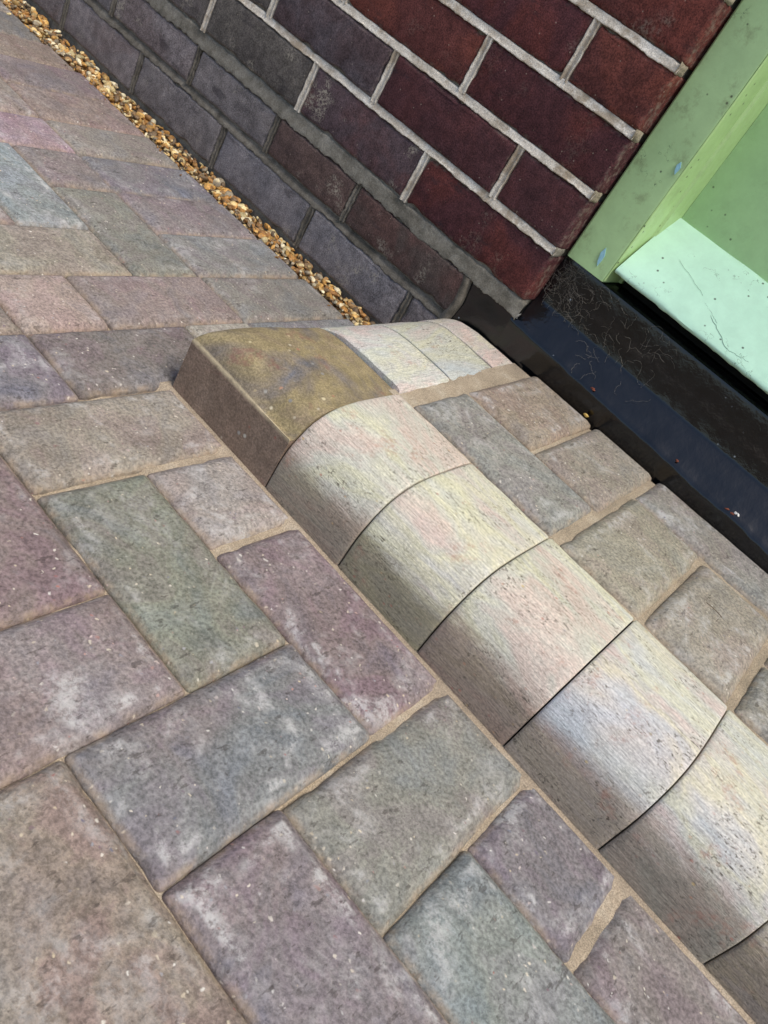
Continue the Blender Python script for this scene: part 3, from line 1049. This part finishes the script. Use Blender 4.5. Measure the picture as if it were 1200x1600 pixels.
# weatherboard along the door's foot
WB = [(4.475, 2.545), (4.45, 2.552), (4.435, 2.566), (4.432, 2.585), (4.438, 2.605), (4.46, 2.635), (4.50, 2.678), (4.62, 2.80), (4.78, 2.955), (4.94, 3.105), (5.06, 3.215), (5.16, 3.30), (5.215, 3.345), (5.255, 3.36), (5.268, 3.355), (5.268, 2.56), (4.9, 2.56)]
wx0, wx1, nx = 1.665, mx - 1.665, 160
V = []
for i in range(nx + 1):
    x = wx0 + (wx1 - wx0) * i / nx
    for k, (y, z) in enumerate(WB):
        # the left end is chamfered off where it meets the jamb
        V.append((x, y + .010 * nz(x * 2, k * .7, 5), z + .008 * nz(x * 2.4, k * .6, 9) + (.014 * nz(x * 9, k, 1) if k < 3 else 0)))
n = len(WB)
F = grid_faces(nx + 1, n)
for i in range(nx):
    F.append((i * n + n - 1, (i + 1) * n + n - 1, (i + 1) * n, i * n))
F += [tuple(range(n))[::-1], tuple(nx * n + k for k in range(n))]
F = [f[::-1] for f in F]
wb = build("weatherboard", V, F, M['mint'], door, sharp=50)
tag(wb, "pale mint weatherboard along the foot of the door")
boxes("under_shadow_bar", [(1.70, mx - 1.70, 4.92, 5.60, 2.385, 2.53)], M['dark'], door).name = "under_shade_strip"  # dark bar painted in place of the shade under the door


def flake(name, outline, thick, mat, parent, M4):
    n = len(outline)
    V = [M4 @ Vector((x, y, 0)) for x, y in outline] + [M4 @ Vector((x, y, thick)) for x, y in outline]
    F = [tuple(range(n))[::-1], tuple(range(n, 2 * n))] + [(k, (k + 1) % n, n + (k + 1) % n, n + k) for k in range(n)]
    return build(name, V, F, mat, parent, smooth=False)


# pale blue old paint showing where the top coat has come off (x, z on the jamb face)
for (x, z, hgt, wd) in ((1.43, 2.60, .115, .035), (1.555, 3.83, .07, .03)):
    ol = [(0, -hgt), (wd * .7, -hgt * .3), (wd, hgt * .2), (wd * .2, hgt), (-wd * .8, hgt * .4), (-wd * .6, -hgt * .5)]
    m4 = Matrix.Translation((x, 4.4105, z)) @ Matrix.Rotation(R(90), 4, 'X') @ Matrix.Rotation(R(12), 4, 'Z')
    flake("paint_chip", ol, .010, M['chip'], frame, m4)

# ------------------------------------------------------------------ small things
q = random.Random(5)


def tube(pts, r):
    V, F = [], []
    n = 3
    for i, p in enumerate(pts):
        d = (pts[min(i + 1, len(pts) - 1)] - pts[max(i - 1, 0)]).normalized()
        u = d.orthogonal().normalized(); v = d.cross(u)
        for k in range(n):
            t = 2.1 * k
            V.append(tuple(p + (u * math.cos(t) + v * math.sin(t)) * r))
    for i in range(len(pts) - 1):
        for k in range(n):
            k2 = (k + 1) % n
            F.append((i * n + k, i * n + k2, (i + 1) * n + k2, (i + 1) * n + k))
    return V, F


# hairline cracks in the weatherboard's paint
for ci, (xa, xb, ya, yb) in enumerate(((2.86, 3.28, 4.62, 4.475), (2.10, 2.62, 4.86, 4.72), (2.70, 2.98, 4.68, 4.60), (3.28, 3.55, 4.475, 4.50))):
    pts = []
    for k in range(17):
        f = k / 16
        yy = ya + (yb - ya) * f + .03 * nz(f * 3, ci, 2) + .008 * nz(f * 14, ci, 5)
        zz = 2.678 + (yy - 4.5) * (2.955 - 2.678) / .28 if yy > 4.5 else 2.635 + (yy - 4.46) * 1.07
        pts.append(Vector((xa + (xb - xa) * f + .01 * nz(f * 9, ci, 8), yy - .003, zz + .003)))
    cv, cf = tube(pts, .0022 if ci == 0 else .0014)
    build("paint_crack", cv, cf, M['crack'], door)

parts = []
for k in range(170):
    mode = q.random()
    x = 1.06 + abs(q.gauss(0, .36)) if mode < .75 else q.uniform(1.5, 2.9)
    if x > 3.0: continue
    if mode < .93: base = Vector((x, 4.49 - q.random() * .02, q.uniform(1.75, 2.3))); nrm = Vector((0, -1, 0)); t1, t2 = Vector((1, 0, 0)), Vector((0, 0, 1))
    else:
        s_ = q.random(); base = Vector((x, 4.24 + .24 * s_, 1.45 + .25 * s_ + .02)); nrm = Vector((0, -.7, .7)); t1, t2 = Vector((1, 0, 0)), Vector((0, .7, .7))
    ang = q.uniform(0, 6.3)
    p = base.copy(); pts = [p.copy()]
    for s_ in range(q.randint(5, 14)):
        ang += q.gauss(0, .5)
        p = p + (t1 * math.cos(ang) + t2 * math.sin(ang)) * q.uniform(.015, .032) + nrm * q.gauss(0, .004)
        pts.append(p.copy())
    parts.append(tube(pts, q.uniform(.0006, .0013)))
web = joined("cobweb", parts, M['web'], None)
tag(web, "dusty cobweb threads caught on the black sill beside the brick jamb", "cobweb", kind="stuff")

# crumbs on the sill and landing


def crumb(name, loc, size, mat, seed, label, cat):
    qq = random.Random(seed)
    V, F = [], []
    for _ in range(3):
        pts = pebble(qq, size * qq.uniform(.4, .8))
        o = len(V)
        off = Vector((qq.gauss(0, size * .5), qq.gauss(0, size * .4), qq.uniform(0, size * .3)))
        V += [tuple(p + off) for p in pts]
        F += [tuple(o + i for i in f) for f in IF2]
    o = build(name, V, F, mat, None, loc, sharp=40)
    return tag(o, label, cat)


crumb("leaf_crumb", (2.47, 4.205, 1.37), .055, M['leaf'], 1, "reddish brown leaf crumb on the lip of the black sill above the yellow pebble", "leaf")
crumb("leaf_crumb", (4.57, 4.205, 1.33), .05, M['leaf'], 2, "brown and white leaf crumb on the lip of the black sill, farthest from the jamb", "leaf")
crumb("grit_crumb", (4.62, 4.23, 1.36), .035, M['grit'], 3, "white grit lump beside the farthest leaf crumb on the black sill lip", "grit")
crumb("leaf_crumb", (3.74, 4.225, 1.385), .03, M['leaf'], 4, "tiny pinkish leaf crumb midway along the lip of the black sill", "leaf")
crumb("grit_crumb", (4.55, 4.508, 2.02), .032, M['straw'], 6, "small grey seed husk stuck on the upright face of the black sill", "seed")
qq = random.Random(9)
pb = build("pebble", [tuple(p) for p in pebble(qq, .038)], IF2, M['stone'], None, (2.56, 4.13, 1.10), sharp=60)
tag(pb, "single yellow pebble on the back edge of the doorstep landing", "pebble")
pts = [Vector((5.05 + .20 * t, 2.55 - .06 * t + .05 * math.sin(2 * t), zl(5.1, 2.5) + .012)) for t in [k / 8 for k in range(9)]]
sv, sf = tube(pts, .006)
tag(build("twig", sv, sf, M['straw']), "thin dry stalk lying on a landing paver", "twig")
